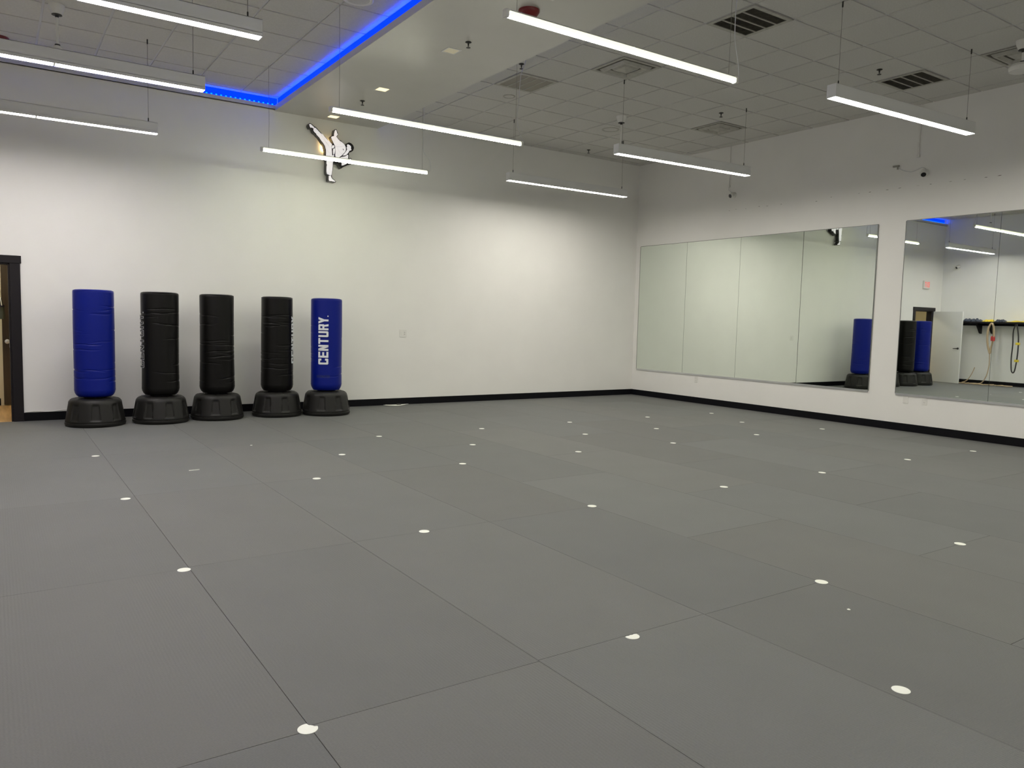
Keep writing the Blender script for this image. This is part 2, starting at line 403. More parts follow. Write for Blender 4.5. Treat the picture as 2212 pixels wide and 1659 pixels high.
# ------------------------------------------------------------ free standing punching bags
def creases(seed, n):
    r = random.Random(seed)
    return [(r.uniform(.55, 1.30) if n < 9 else r.uniform(.5, 1.45), r.uniform(0, 2*PI), r.uniform(.5, 1.6), r.uniform(.003, .008), r.uniform(-.02, .02), r.uniform(.0035, .008)) for _ in range(n)]
def bag(label, x, y, vinyl, phase, seed, rb=.225, r_top=0, ncr=16, text=None, tilt=0):
    t = thing('punching_bag', label, 'punching bag', (x, y, 0), 0, 'free standing punching bags along the back wall')
    # base
    def pocket(a, h, r):
        if not (.055 < h < .30): return 0
        d = ((a-phase) % (2*PI/8))/(2*PI/8)-.5         # -0.5..0.5
        half = .17+.06*(.30-h)/.245
        e = 0
        edge = half-abs(d)
        if edge > 0 and .075 < h < .285:
            e = -.012*min(1, edge/.03)*min(1, (h-.075)/.008)*min(1, (.285-h)/.03)
        return e
    prof = [(.20, 0), (.315, 0), (.330, .012), (.337, .030), (.335, .046), (.328, .052), (.333, .058), (.332, .070)]
    prof += [(.332-.036*k/22, .072+(.275-.072)*k/22) for k in range(23)]
    prof += [(.292, .290), (.284, .305), (.270, .320), (.250, .330), (.225, .334), (.20, .335), (.16, .336)]
    MB().lathe(prof, seg=192, rfun=pocket).build('base', PLAS, t, smooth=True)
    # top ribs and a small plug on the base shoulder
    for k in range(8):
        a = phase+k*PI/4+PI/8
        MB().tube([(.20*C_(a), .20*S(a), .334), (.250*C_(a), .250*S(a), .327), (.272*C_(a), .272*S(a), .315)], [.007, .007, .005], 8).build('shoulder_rib', PLAS, t, smooth=True)
    MB().lathe([(.13, .334), (.13, .36), (.15, .375)], seg=40).build('neck', BLK, t, smooth=True)
    # padded column
    crs = creases(seed, ncr+7)
    def wr(a, h, r):
        if r < rb*.9: return 0
        e = 0
        for z0, a0, wa, dep, sl, sw in crs:
            d = (a-a0+PI) % (2*PI)-PI
            if abs(d) < wa:
                zz = z0+sl*d+.004*S(5*d+z0*40)
                e -= dep*math.exp(-((h-zz)/sw)**2)*(1-(d/wa)**2)
        e += .003*S(2*a+h*3+seed)
        return e
    z0, z1 = .352, 1.655
    pr = [(.05, z0), (.15, z0), (.185, z0+.004), (rb-.018, z0+.022), (rb-.004, z0+.050), (rb+.003, z0+.085)]
    N = 230
    for k in range(N+1):
        z = z0+.095+(z1-.03-z0-.095)*k/N
        pr.append((rb+.003-.005*min(1, (z-z0)/.4)+r_top*(z-z0)/1.3, z))
    pr += [(rb-.004+r_top, z1-.022), (rb-.012+r_top, z1-.010), (rb-.03+r_top, z1-.003), (rb-.07, z1), (.05, z1+.002)]
    col = MB().lathe(pr, seg=128, rfun=wr).build('padded_column', vinyl, t, smooth=True)
    # seam piping at the top rim
    MB().lathe([(rb-.006+r_top, z1-.02), (rb-.002+r_top, z1-.016), (rb-.006+r_top, z1-.012)], seg=64, cap=False).build('top_seam', vinyl, col, smooth=True)
    if text:
        phi0, zz0, zz1, H, style = text
        cdir = Vector((CAM.x-x, CAM.y-y, 0)).normalized(); rdir = Vector((-cdir.y, cdir.x, 0)); 
        if rdir.dot(rgt) < 0: rdir = -rdir
        def at(phi, z, off): 
            R = rb+off
            d = cdir*C_(phi)+rdir*S(phi); return (d.x*R, d.y*R, z)
        k = (zz1-zz0)/(7*.58+6*.10)
        def f(off): return lambda u, v: at(phi0-(v-.5)*H/rb, zz0+u*k, off)
        if style == 'solid':
            lettering('CENTURY', f(.0058)).build('lettering', WHITE, col)
            lettering('.', lambda u, v: at(phi0-(v-.5)*H/rb, zz1+.01+u*k, .0045)).build('lettering_dot', WHITE, col)
        else:
            lettering('CENTURY', f(.0065)).build('lettering_outline', GREYP, col)
            lettering('CENTURY', f(.0080), t=.19-.086, m=.043).build('lettering_fill', VBLACK, col)
            lettering('.', lambda u, v: at(phi0-(v-.5)*H/rb, zz1+.01+u*k, .0065)).build('lettering_dot', GREYP, col)
        if vinyl is VBLUE:
            lettering('WAVEMASTER', lambda u, v: at(-.64+u*.026/rb, .535+v*.038, .004), w=.58, t=.14, gap=.14).build('small_lettering', FAINT if vinyl is VBLUE else GREYP, col)
    return t
bag('blue free standing punching bag nearest the doorway, plain side facing out', -9.517, -.66, VBLUE, .3, 11, ncr=20)
bag('black punching bag with outlined lettering on its left side, second from the doorway', -8.773, -.67, VBLACK, .55, 22, rb=.222, ncr=12, text=(-1.27, .70, 1.375, .14, 'outline'))
bag('plain black punching bag without visible lettering, middle of the five', -8.062, -.60, VBLACK, .1, 33, rb=.218, ncr=26)
bag('black punching bag with white lettering at its right edge, next to the lettered blue bag', -7.253, -.58, VBLACK, .45, 44, rb=.214, ncr=24, text=(1.37, .735, 1.385, .14, 'solid'))
bag('blue punching bag with white vertical lettering, farthest right of the row', -6.582, -.70, VBLUE, .62, 55, rb=.216, ncr=14, text=(-.20, .725, 1.385, .138, 'solid'))

# ------------------------------------------------------------ pendant lamps
def wire(t, x, z0, z1, y=0, wob=0):
    pts = [(x, y, z0+.03), (x+wob, y, z0+(z1-z0)*.35), (x-wob*.5, y, z0+(z1-z0)*.7), (x, y, z1)]
    w = MB().tube(smooth_path(pts, 4), .0022, 6).build('suspension_wire', WIRE, t)
    MB().lathe([(.006, z0), (.006, z0+.045), (.003, z0+.05)], (x, y, 0), 10).build('wire_grip', DARK, w)
    MB().lathe([(.004, z1-.06), (.007, z1-.055), (.007, z1-.006), (.012, z1-.004), (.012, z1)], (x, y, 0), 10).build('ceiling_clip', DARK, w)
def boxlamp(label, cx, cy, zb, rz, lens, zc, L=2.38, group='white box pendant lamps'):
    t = thing('pendant_lamp', label, 'pendant lamp', (cx, cy, 0), rz, group)
    W, H = .050, .122; h = L/2
    b = MB(); th = .003; rc = .005
    b.box(-h, -W, zb, h, -W+th, zb+H).box(-h, W-th, zb, h, W, zb+H).box(-h, -W, zb+H-th, h, W, zb+H).box(-h, -W, zb+rc+.02, h, W, zb+rc+.023)
    b.build('housing', WMETAL, t)
    for s_ in (-1, 1):
        MB().box(s_*h, -W-.001, zb-.001, s_*(h+.004), W+.001, zb+H+.001).build('end_cap', WMETAL, t, bevel=.001)
    MB().box(-h+.004, -W+.004, zb+rc, -.008, W-.004, zb+rc+.006).build('diffuser', lens, t)
    MB().box(.008, -W+.004, zb+rc, h-.004, W-.004, zb+rc+.006).build('diffuser', lens, t)
    MB().box(-.007, -W+.003, zb+.001, .007, W-.003, zb+rc+.008).build('diffuser_joint', WMETAL, t)
    for s_ in (-1, 1): wire(t, s_*(h-.09), zb+H, zc)
    return t
def tubelamp(label, cx, cy, zb, rz, zl, zr, L=2.32, cord=None, group='bare tube pendant lamps'):
    t = thing('pendant_lamp', label, 'pendant lamp', (cx, cy, 0), rz, group)
    h = L/2
    # finned aluminium spine
    sp = MB().box(-h, -.010, zb+.046, h, .010, zb+.052)
    k = -h+.01
    while k < h-.01:
        sp.box(k, -.012, zb+.0515, k+.004, .012, zb+.056); k += .012
    sp.build('finned_spine', ALU, t)
    for a, b in ((-h+.02, -.004), (.004, h-.02)):
        m = MB(); n = 14
        for X in (a, b):
            for i in range(n+1):
                an = PI*1.15+PI*.70*i/n; m.v.append((X, .026*C_(an), zb+.026+.026*S(an)))
        q = n+1
        for i in range(q): j = (i+1) % q; m.f.append((i, j, q+j, q+i))
        m.f.append(tuple(range(q))[::-1]); m.f.append(tuple(range(q, 2*q)))
        m.build('tube_diffuser', LENS_B, t)
        m = MB()
        for y0, y1 in ((-.0255, -.012), (.0255, .012)):
            m.quad((a, y0, zb+.0145), (b, y0, zb+.0145), (b, y0, zb+.030), (a, y0, zb+.030))
            m.quad((a, y0, zb+.030), (b, y0, zb+.030), (b, y1, zb+.046), (a, y1, zb+.046))
        m.quad((a, -.012, zb+.046), (b, -.012, zb+.046), (b, .012, zb+.046), (a, .012, zb+.046))
        m.build('tube_cover', COVER_B, t)
    for s_ in (-1, 1):
        MB().box(s_*(h-.02), -.024, zb-.002, s_*(h+.012), .024, zb+.052).build('end_cap', WPLAS, t, bevel=.006)
    for s_, z in ((-1, zl), (1, zr)):
        x = s_*(h-.09)
        MB().tube([(x, 0, zb+.05), (x+.004, 0, zb+.35), (x, 0, z)], .0018, 6).build('suspension_wire', WIRE, t)
    if cord:
        MB().tube(smooth_path([(h+.01, 0, zb+.03), (h+.035, 0, zb+.06)]+[(h+a, b, zb+c) for a, b, c in cord]+[(h+cord[-1][0], cord[-1][1], zr)], 6), .0035, 8).build('power_cord', CORD, t, smooth=True)
    return t
boxlamp('white box pendant lamp at the top left, nearest the camera of the visible left column', -10.03, -5.35, 3.45, 0, LENS_A, ZT)
boxlamp('white box pendant lamp at the left, its end beside the start of the blue strip', -10.06, -3.64, 3.45, 0, LENS_A, ZT)
boxlamp('lowest-looking box lamp at the far left, closest to the wall with the bags', -10.10, -1.46, 3.45, 0, LENS_A, ZT)
tubelamp('bright bare tube lamp beside the red ceiling strobe, largest of the three', -6.47, -6.83, 3.44, 0, ZS, ZR, cord=[(.02, 0, .18), (-.03, .0, .35), (-.035, 0, .6), (-.01, 0, .85)])
tubelamp('bare tube lamp crossing under the soffit above the kicking figure sign', -6.53, -3.75, 3.44, 0, ZT, ZR, cord=[(-.02, .0, .12), (-.07, 0, .28), (-.05, 0, .55), (-.03, 0, .80), (.04, .02, .95)])
tubelamp('bare tube lamp hanging in front of the kicking figure sign', -6.54, -1.42, 3.44, -.012, ZT, ZR, cord=[(.04, 0, .10), (.02, 0, .20), (-.07, 0, .30), (-.08, 0, .45), (-.07, 0, .7)])
boxlamp('white box pendant lamp at the upper right, largest of the right column', -2.75, -6.87, 3.573, -.052, LENS_C, ZR)
boxlamp('white box pendant lamp in the right column, middle one', -2.76, -3.86, 3.54, -.052, LENS_C, ZR)
boxlamp('white box pendant lamp in the right column, closest to the back wall', -2.76, -1.345, 3.54, -.014, LENS_C, ZR)
# unseen lamps added over and behind the camera to light the foreground
boxlamp('white box pendant lamp added unseen for light above the camera, left column', -10.0, -8.2, 3.45, 0, LENS_A, ZT)
boxlamp('white box pendant lamp added unseen for light behind the camera, left column', -10.0, -12.6, 3.45, 0, LENS_A, ZT)
tubelamp('bare tube lamp added unseen for light above the foreground, middle column', -6.5, -9.9, 3.44, 0, ZS, ZR)
tubelamp('bare tube lamp added unseen for light behind the camera, middle column', -6.5, -13.0, 3.44, 0, ZS, ZR)
boxlamp('white box pendant lamp added unseen for light beyond the right edge, right column', -2.75, -9.9, 3.573, 0, LENS_C, ZR)
boxlamp('white box pendant lamp added unseen for light behind the camera, right column', -2.75, -13.0, 3.573, 0, LENS_C, ZR)

# ------------------------------------------------------------ soffit and ceiling fittings
def downlight(label, y, power, glow):
    t = thing('recessed_downlight', label, 'downlight', (-6.325, y, ZS), 0, 'square downlights in the soffit')
    a, b = .085, .068
    MB().box(-a, -a, -.004, a, -b, 0).box(-a, b, -.004, a, a, 0).box(-a, -b, -.004, -b, b, 0).box(b, -b, -.004, a, b, 0).build('trim_ring', WMETAL, t)
    MB().box(-b, -b, -.003, b, b, -.001).build('lamp_lens', mat('downlight_%s' % int(glow*10), (.7, .68, .55), .3, emit=((1, .80, .42), glow)), t)
    if power:
        ld = bpy.data.lights.new('downlight_beam', 'SPOT'); ld.energy = power; ld.color = (1, .72, .36); ld.spot_size = math.radians(110); ld.spot_blend = .8; ld.shadow_soft_size = .05
        lo = bpy.data.objects.new('downlight_beam', ld); COL.objects.link(lo); lo.parent = t; lo.location = (0, 0, -.012)
    return t
downlight('lit square downlight in the soffit right above the kicking figure sign', -.255, 2, 1.6)
downlight('lit warm square downlight in the middle of the soffit', -1.96, 4, 1.5)
downlight('dim square downlight in the soffit, nearer the red strobe than the lit ones', -3.75, 0, .12)
downlight('lit square downlight cut by the top edge of the photo', -5.56, 4, 1.5)
def sprinkler(label, x, y, z):
    t = thing('sprinkler_head', label, 'sprinkler', (x, y, z), 0, 'ceiling sprinkler heads')
    MB().lathe([(.032, 0), (.034, -.004), (.02, -.010), (.012, -.012)], seg=20).build('escutcheon', DARK, t, smooth=True)
    MB().lathe([(.008, -.010), (.008, -.035), (.004, -.038), (.004, -.055)], seg=12).build('nozzle', DARK, t, smooth=True)
    MB().lathe([(.022, -.055), (.024, -.058), (.022, -.060)], seg=16).build('deflector', DARK, t)
sprinkler('dark sprinkler head on the soffit beside the dim downlight', -6.311, -4.09, ZS)
sprinkler('dark sprinkler head on the soffit between the two lit downlights near the sign', -6.317, -1.30, ZS)
sprinkler('dark sprinkler head in the tiles above the middle box lamp at the right', -1.746, -3.535, ZR-.006)
sprinkler('dark sprinkler head in the tiles near the far back corner', -1.671, -.46, ZR-.006)
sprinkler('dark sprinkler head in the tiles above the upper right box lamp', -1.784, -5.955, ZR-.006)
sprinkler('dark sprinkler head in the tiles at the soffit edge, beside a white cord', -5.22, -3.49, ZR-.006)
def strobe(label, x, y, z):
    t = thing('fire_alarm_strobe', label, 'alarm', (x, y, z), 0, 'red ceiling fire strobes')
    MB().lathe([(.10, 0), (.10, -.018), (.093, -.030), (.075, -.055), (.05, -.066), (.0, -.068)], seg=40).build('strobe_body', RED, t, smooth=True)
    MB().lathe([(.032, -.060), (.034, -.078), (.022, -.092), (.0, -.096)], seg=20).build('strobe_lens', CLEAR, t, smooth=True)
strobe('round red fire alarm strobe on the soffit above the largest tube lamp', -6.285, -5.16, ZS)
strobe('red fire alarm strobe at the far left photo edge in the tiles', -10.40, -.46, ZT-.006)
def mount(label, x, y, zc, z2, hub):
    t = thing('ceiling_mount', label, 'ceiling mount', (x, y, zc), 0, 'white ceiling canopies with drop rods')
    MB().lathe([(.075, 0), (.075, -.012), (.068, -.045), (.052, -.085), (.044, -.095)], seg=32).build('canopy', WPLAS, t, smooth=True)
    MB().lathe([(.047, -.095), (.049, -.101), (.020, -.104), (.015, -.125)], seg=24).build('collar', DARK, t, smooth=True)
    MB().lathe([(.013, -.10), (.013, z2-zc)], seg=16).build('drop_rod', WPLAS, t, smooth=True)
    MB().lathe([(.024, z2-zc+.004), (.026, z2-zc-.006), (.022, z2-zc-.014)], seg=20).build('rod_ring', DARK, t, smooth=True)
    MB().lathe([(.03, z2-zc-.012), (hub*.8, z2-zc-.03), (hub, z2-zc-.06), (hub*.9, z2-zc-.10), (.02, z2-zc-.11)], seg=32).build('hub', WPLAS, t, smooth=True)
mount('white ceiling canopy with drop rod over the left column of box lamps', -9.92, -1.96, ZT-.006, 4.10, .055)
mount('white ceiling canopy with drop rod behind the middle right box lamp', -2.73, -2.50, ZR-.006, 4.03, .05)
mount('white ceiling canopy cut by the upper right photo edge', -1.50, -7.38, ZR-.006, 4.25, .13)
# supply diffusers and return grilles, each in the place of one tile
def diffuser(label, x, y):
    t = thing('air_diffuser', label, 'vent', (x, y, ZR), 0, 'square air diffusers')
    z = -.008; MB().box(-.298, -.298, z-.002, .298, .298, z+.001).build('backing', GRIME, t)
    def rings(spec, nm, m=VENTM):
        b = MB()
        for (r0, z0), (r1, z1) in zip(spec[:-1], spec[1:]):
            p = [(-r0, -r0, z0), (r0, -r0, z0), (r0, r0, z0), (-r0, r0, z0)]; q = [(-r1, -r1, z1), (r1, -r1, z1), (r1, r1, z1), (-r1, r1, z1)]
            for i in range(4): j = (i+1) % 4; b.quad(p[i], p[j], q[j], q[i])
        return b.build(nm, m, t)
    rings([(.300, -.010), (.300, -.016), (.262, -.016), (.258, -.010)], 'outer_frame')
    rings([(.222, -.010), (.200, -.040), (.178, -.040), (.150, -.012)], 'louver_ring')
    rings([(.120, -.010), (.100, -.030), (.0, -.052)], 'centre_cone')
diffuser('square air diffuser just behind the largest tube lamp', -4.146, -4.144)
diffuser('square air diffuser in the tiles near the right wall, above the middle box lamp', -1.098, -2.925)
diffuser('grimy square air diffuser at the upper right photo edge', -1.098, -7.19)
def grille(label, x, y, rot):
    t = thing('return_grille', label, 'vent', (x, y, ZR), rot, 'slotted return air grilles')
    MB().box(-.298, -.298, -.009, .298, .298, -.007).build('backing', GRIME, t)
    f = MB(); a, b = .299, .255
    f.box(-a, -a, -.016, a, -b, -.008).box(-a, b, -.016, a, a, -.008).box(-a, -b, -.016, -b, b, -.008).box(b, -b, -.016, a, b, -.008)
    f.build('grille_frame', VENTM, t)
    for k in (-1, 0, 1): MB().box(-b, k*.128-.006, -.018, b, k*.128+.006, -.008).build('divider_bar', VENTM, t)
    s_ = MB(); y0 = -b+.008
    while y0 < b:
        s_.quad((-b, y0, -.016), (b, y0, -.016), (b, y0+.011, -.010), (-b, y0+.011, -.010)); y0 += .0185
    s_.build('slats', mat('dusty_slat', (.33, .31, .26), .6), t)
grille('slotted return grille beside the soffit, farthest left of the ceiling grilles', -4.756, -2.925, PI/2)
grille('slotted return grille at the top of the photo behind the white cord', -4.146, -5.973, 0)
grille('slotted return grille above the upper right box lamp', -1.098, -5.973, 0)
def disc(name, label, cat, x, y, z, r, m=WPLAS):
    t = thing(name, label, cat, (x, y, z))
    MB().lathe([(r, 0), (r, -.004), (r*.93, -.008), (r*.90, -.004)], seg=40).build('rim', m, t, smooth=True)
    MB().lathe([(r*.89, -.003), (r*.6, -.005), (0, -.006)], seg=40, cap=False).build('cover', TILE, t, smooth=True)
disc('ceiling_cover_plate', 'small round cover plate in the tile below the grille beside the soffit', 'cover plate', -4.595, -2.29, ZR-.006, .085, VENTM)
disc('ceiling_speaker', 'round ceiling speaker at the top left, cut by the photo edge', 'speaker', -7.50, -3.98, ZT-.006, .15)
disc('ceiling_speaker', 'round ceiling speaker with brown stains by the rod of the middle box lamp', 'speaker', -2.33, -1.80, ZR-.006, .14, VENTM)

# ------------------------------------------------------------ kicking figure sign
FIG = {"sil":[[-6.656,4.164],[-6.653,4.182],[-6.642,4.197],[-6.627,4.201],[-6.61,4.196],[-6.583,4.177],[-6.564,4.164],[-6.545,4.16],[-6.523,4.142],[-6.492,4.114],[-6.454,4.08],[-6.415,4.05],[-6.392,4.028],[-6.369,4.014],[-6.338,3.989],[-6.287,3.953],[-6.282,3.976],[-6.317,4.04],[-6.311,4.059],[-6.296,4.075],[-6.271,4.083],[-6.27,4.116],[-6.266,4.142],[-6.26,4.165],[-6.242,4.177],[-6.226,4.172],[-6.215,4.15],[-6.209,4.129],[-6.197,4.123],[-6.197,4.105],[-6.21,4.085],[-6.222,4.068],[-6.198,4.046],[-6.183,4.029],[-6.159,4.023],[-6.131,4.001],[-6.103,3.976],[-6.083,3.957],[-6.077,3.954],[-6.079,3.961],[-6.068,3.985],[-6.048,4.006],[-6.028,4.013],[-6.0,4.008],[-5.976,3.994],[-5.96,3.975],[-5.95,3.946],[-5.955,3.923],[-5.965,3.9],[-5.987,3.882],[-6.011,3.871],[-6.029,3.863],[-6.031,3.842],[-6.027,3.813],[-6.032,3.775],[-6.018,3.785],[-5.998,3.787],[-5.982,3.775],[-5.974,3.746],[-5.978,3.716],[-5.998,3.695],[-6.022,3.695],[-6.053,3.673],[-6.117,3.638],[-6.152,3.612],[-6.176,3.642],[-6.196,3.672],[-6.272,3.677],[-6.275,3.656],[-6.279,3.612],[-6.289,3.535],[-6.297,3.5],[-6.293,3.464],[-6.275,3.446],[-6.249,3.431],[-6.229,3.413],[-6.236,3.4],[-6.252,3.396],[-6.275,3.401],[-6.304,3.407],[-6.333,3.403],[-6.35,3.408],[-6.353,3.435],[-6.352,3.484],[-6.379,3.505],[-6.386,3.538],[-6.384,3.599],[-6.383,3.66],[-6.388,3.735],[-6.393,3.78],[-6.397,3.842],[-6.405,3.87],[-6.417,3.912],[-6.438,3.938],[-6.469,3.977],[-6.495,4.013],[-6.522,4.034],[-6.545,4.056],[-6.575,4.073],[-6.59,4.095],[-6.594,4.12],[-6.613,4.131],[-6.634,4.124],[-6.649,4.14]],"white":[[[-6.643,4.184],[-6.625,4.189],[-6.602,4.174],[-6.568,4.151],[-6.579,4.131],[-6.594,4.138],[-6.613,4.142],[-6.626,4.136],[-6.636,4.156]],[[-6.572,4.141],[-6.553,4.148],[-6.523,4.124],[-6.473,4.081],[-6.438,4.068],[-6.4,4.027],[-6.369,4.006],[-6.33,3.979],[-6.295,3.944],[-6.305,3.917],[-6.301,3.882],[-6.296,3.82],[-6.294,3.784],[-6.261,3.799],[-6.273,3.736],[-6.283,3.667],[-6.286,3.612],[-6.295,3.534],[-6.305,3.494],[-6.327,3.493],[-6.353,3.502],[-6.371,3.503],[-6.379,3.539],[-6.378,3.6],[-6.376,3.624],[-6.37,3.634],[-6.38,3.654],[-6.38,3.721],[-6.387,3.775],[-6.387,3.822],[-6.388,3.855],[-6.407,3.91],[-6.43,3.943],[-6.461,3.975],[-6.492,4.017],[-6.53,4.047],[-6.541,4.067],[-6.568,4.085],[-6.583,4.111]],[[-6.311,4.048],[-6.296,4.061],[-6.267,4.071],[-6.226,4.064],[-6.198,4.032],[-6.175,4.015],[-6.135,3.997],[-6.103,3.972],[-6.083,3.938],[-6.079,3.906],[-6.083,3.883],[-6.102,3.854],[-6.142,3.808],[-6.181,3.774],[-6.22,3.757],[-6.24,3.773],[-6.244,3.798],[-6.24,3.865],[-6.248,3.926],[-6.276,3.976],[-6.3,4.017]],[[-6.263,4.066],[-6.266,4.095],[-6.257,4.14],[-6.244,4.165],[-6.23,4.158],[-6.22,4.131],[-6.218,4.113],[-6.205,4.12],[-6.206,4.104],[-6.23,4.069]],[[-6.056,3.979],[-6.044,3.983],[-6.008,3.968],[-5.998,3.951],[-6.0,3.924],[-5.989,3.915],[-5.999,3.899],[-6.019,3.896],[-6.039,3.863],[-6.059,3.838],[-6.086,3.814],[-6.13,3.806],[-6.102,3.84],[-6.071,3.881],[-6.057,3.909],[-6.069,3.933],[-6.057,3.942],[-6.062,3.964]],[[-6.185,3.76],[-6.145,3.784],[-6.086,3.8],[-6.053,3.83],[-6.041,3.819],[-6.044,3.789],[-6.05,3.729],[-6.066,3.693],[-6.117,3.664],[-6.145,3.657],[-6.141,3.739],[-6.149,3.756]],[[-6.034,3.757],[-6.018,3.774],[-5.998,3.776],[-5.986,3.752],[-5.99,3.725],[-6.018,3.707],[-6.04,3.723]],[[-6.295,3.926],[-6.28,3.936],[-6.264,3.934],[-6.258,3.908],[-6.287,3.887],[-6.299,3.896]],[[-6.279,3.881],[-6.252,3.898],[-6.246,3.871],[-6.254,3.826],[-6.261,3.808],[-6.275,3.799],[-6.281,3.841]],[[-6.343,3.482],[-6.311,3.489],[-6.305,3.462],[-6.285,3.44],[-6.239,3.415],[-6.249,3.405],[-6.275,3.408],[-6.304,3.412],[-6.33,3.41],[-6.343,3.418]]],"lines":[[[-6.469,4.078],[-6.446,4.038],[-6.431,4.004],[-6.419,3.977]],[[-6.411,4.015],[-6.404,3.976],[-6.338,3.924]],[[-6.407,3.914],[-6.368,3.876]],[[-6.392,3.959],[-6.33,3.896]],[[-6.376,3.86],[-6.353,3.827],[-6.31,3.815]],[[-6.352,3.776],[-6.306,3.768]],[[-6.245,4.054],[-6.257,4.023],[-6.259,3.986]],[[-6.182,4.008],[-6.163,3.975],[-6.182,3.95]],[[-6.241,3.93],[-6.178,3.925],[-6.123,3.936]],[[-6.217,3.912],[-6.181,3.851],[-6.134,3.835]],[[-6.224,3.83],[-6.185,3.792]],[[-6.253,4.097],[-6.242,4.084],[-6.226,4.09]],[[-6.133,3.732],[-6.078,3.777]],[[-6.051,3.965],[-6.034,3.955]],[[-6.061,3.932],[-6.043,3.929]],[[-6.024,3.954],[-6.016,3.937]],[[-6.53,4.054],[-6.492,4.082]],[[-6.492,4.031],[-6.454,4.059]],[[-6.334,3.605],[-6.321,3.531]]],"emb":[[-6.129,3.91],[-6.121,3.909],[-6.109,3.887],[-6.115,3.882],[-6.125,3.894]]}
sg = thing('wall_sign', 'black and white cut-out sign of a high-kicking martial artist on the back wall', 'sign', (-6.35, 0, 3.75))
def loc_(poly): return [(x+6.35, z-3.75) for x, z in poly]
prism(loc_(FIG['sil']), -.122, -.034).build('cutout_body', SIGNB, sg)
for x, z, w, h in ((-6.385, 3.90, .018, .08), (-6.375, 3.975, .022, .03), (-6.262, 4.0, .015, .05)):
    MB().box(x-w+6.35, -.034, z-h/2-3.75, x+w+6.35, -.030, z+h/2-3.75).build('added_halo_pad', mat('added_warm_glow', (.6, .5, .3), .5, emit=((1, .66, .26), 26)), sg)  # glowing pads added behind the sign to warm the wall around it
for x, z in ((-6.33, 3.75), (-6.29, 3.50), (-6.45, 4.05)):
    MB().lathe([(.008, -.036), (.008, 0)], (x+6.35, 0, z-3.75), 10, 'y').build('standoff', DARK, sg)
names = ['raised_foot', 'trousers', 'jacket', 'raised_hand', 'face', 'sleeve', 'fist', 'belt_end', 'belt_end', 'standing_foot']
for nme, poly in zip(names, FIG['white']):
    prism(loc_(poly), -.1255, -.1215).build(nme, SIGNW, sg)
ln = MB()
for l in FIG['lines']:
    for (x0, z0), (x1, z1) in zip(l[:-1], l[1:]):
        ln.tube([(x0+6.35, -.1258, z0-3.75), (x1+6.35, -.1258, z1-3.75)], .0013, 6)
ln.build('fold_lines', SIGNG, sg)
prism(loc_(FIG['emb']), -.1265, -.125).build('chest_patch', SIGNB, sg)

# ------------------------------------------------------------ mirrors
TURN = -.007
def mirror(label, ys, zt, zb, turn={}):
    t = thing('wall_mirror', label, 'mirror', (0, 0, 0), 0, 'frameless mirror banks on the right wall')
    y0, y1 = ys[0], ys[-1]
    MB().box(-.014, y0, zb-.022, 0, y1, zb).box(-.016, y0, zb-.022, -.010, y1, zb+.006).build('bottom_channel', ALU, t)
    MB().box(-.010, y0, zt, 0, y1, zt+.008).box(-.012, y0, zb, 0, y0+.008, zt).box(-.012, y1-.008, zb, 0, y1, zt).build('edge_trim', EDGE, t)
    for k, (a, b) in enumerate(zip(ys[:-1], ys[1:])):
        c = (a+b)/2; hw = (a-b)/2-.0022
        pn = MB().box(-.003, -hw, zb, .003, hw, zt).build('mirror_panel', MIRR, t, loc=(-.0075, c, 0))
        pn.rotation_euler = (0, 0, turn.get(k, 0))
    MB().box(-.0008, y0, zb, -.0001, y1, zt).build('backing', mat('mirror_gap', (.10, .11, .09), .6), t)
my = [-.128-1.217*k for k in range(5)]
mirror('large four-panel wall mirror nearest the back corner', my, 2.901, .520, {3: TURN})
mirror('large wall mirror at the right photo edge reflecting the shelf and ropes', [-5.408-1.217*k for k in range(5)], 2.915, .518)

# ------------------------------------------------------------ right wall fittings
def plate(name, label, cat, loc, rz, w, h, kind, grp=None):
    t = thing(name, label, cat, loc, rz, grp)
    MB().box(-w/2, -.006, -h/2, w/2, 0, h/2).build('face_plate', WPLAS, t, bevel=.002)
    if kind == 'outlet':
        for s_ in (-1, 1):
            r = MB().box(-.017, -.0085, s_*.024-.014, .017, -.005, s_*.024+.014).build('receptacle', WPLAS, t, bevel=.003)
            MB().box(-.008, -.0088, s_*.024-.003, -.006, -.0083, s_*.024+.006).box(.006, -.0088, s_*.024-.003, .008, -.0083, s_*.024+.006).build('slot', DARK, r)
    if kind == 'switch':
        MB().box(-.040, -.010, -.034, -.008, -.005, .034).build('rocker_switch', WPLAS, t, bevel=.003)
        r = MB().box(.008, -.0085, -.034, .040, -.005, .034).build('receptacle', WPLAS, t, bevel=.003)
        MB().box(.018, -.0090, .008, .021, -.0083, .02).box(.027, -.0090, .008, .030, -.0083, .02).box(.018, -.0090, -.02, .021, -.0083, -.008).box(.027, -.0090, -.02, .030, -.0083, -.008).build('slot', DARK, r)
    return t
plate('wall_switch', 'white double switch plate in the middle of the back wall', 'switch', (-5.036, 0, 1.157), 0, .126, .12, 'switch')
plate('wall_outlet', 'white wall outlet under the mirror nearest the corner', 'outlet', (0, -1.69, .432), -PI/2, .075, .12, 'outlet', 'wall plates under the mirrors')
plate('blank_wall_plate', 'blank white wall plate under the left end of the right-hand mirror', 'wall plate', (0, -5.556, .449), -PI/2, .075, .115, 'blank', 'wall plates under the mirrors')
plate('wall_outlet', 'white wall outlet under the right-hand mirror, right of the blank plate', 'outlet', (0, -5.82, .453), -PI/2, .075, .12, 'outlet', 'wall plates under the mirrors')
plate('wall_outlet', 'white wall outlet on the left wall seen in the mirror below the shelf', 'outlet', (XL, -1.98, .52), PI/2, .075, .12, 'outlet')
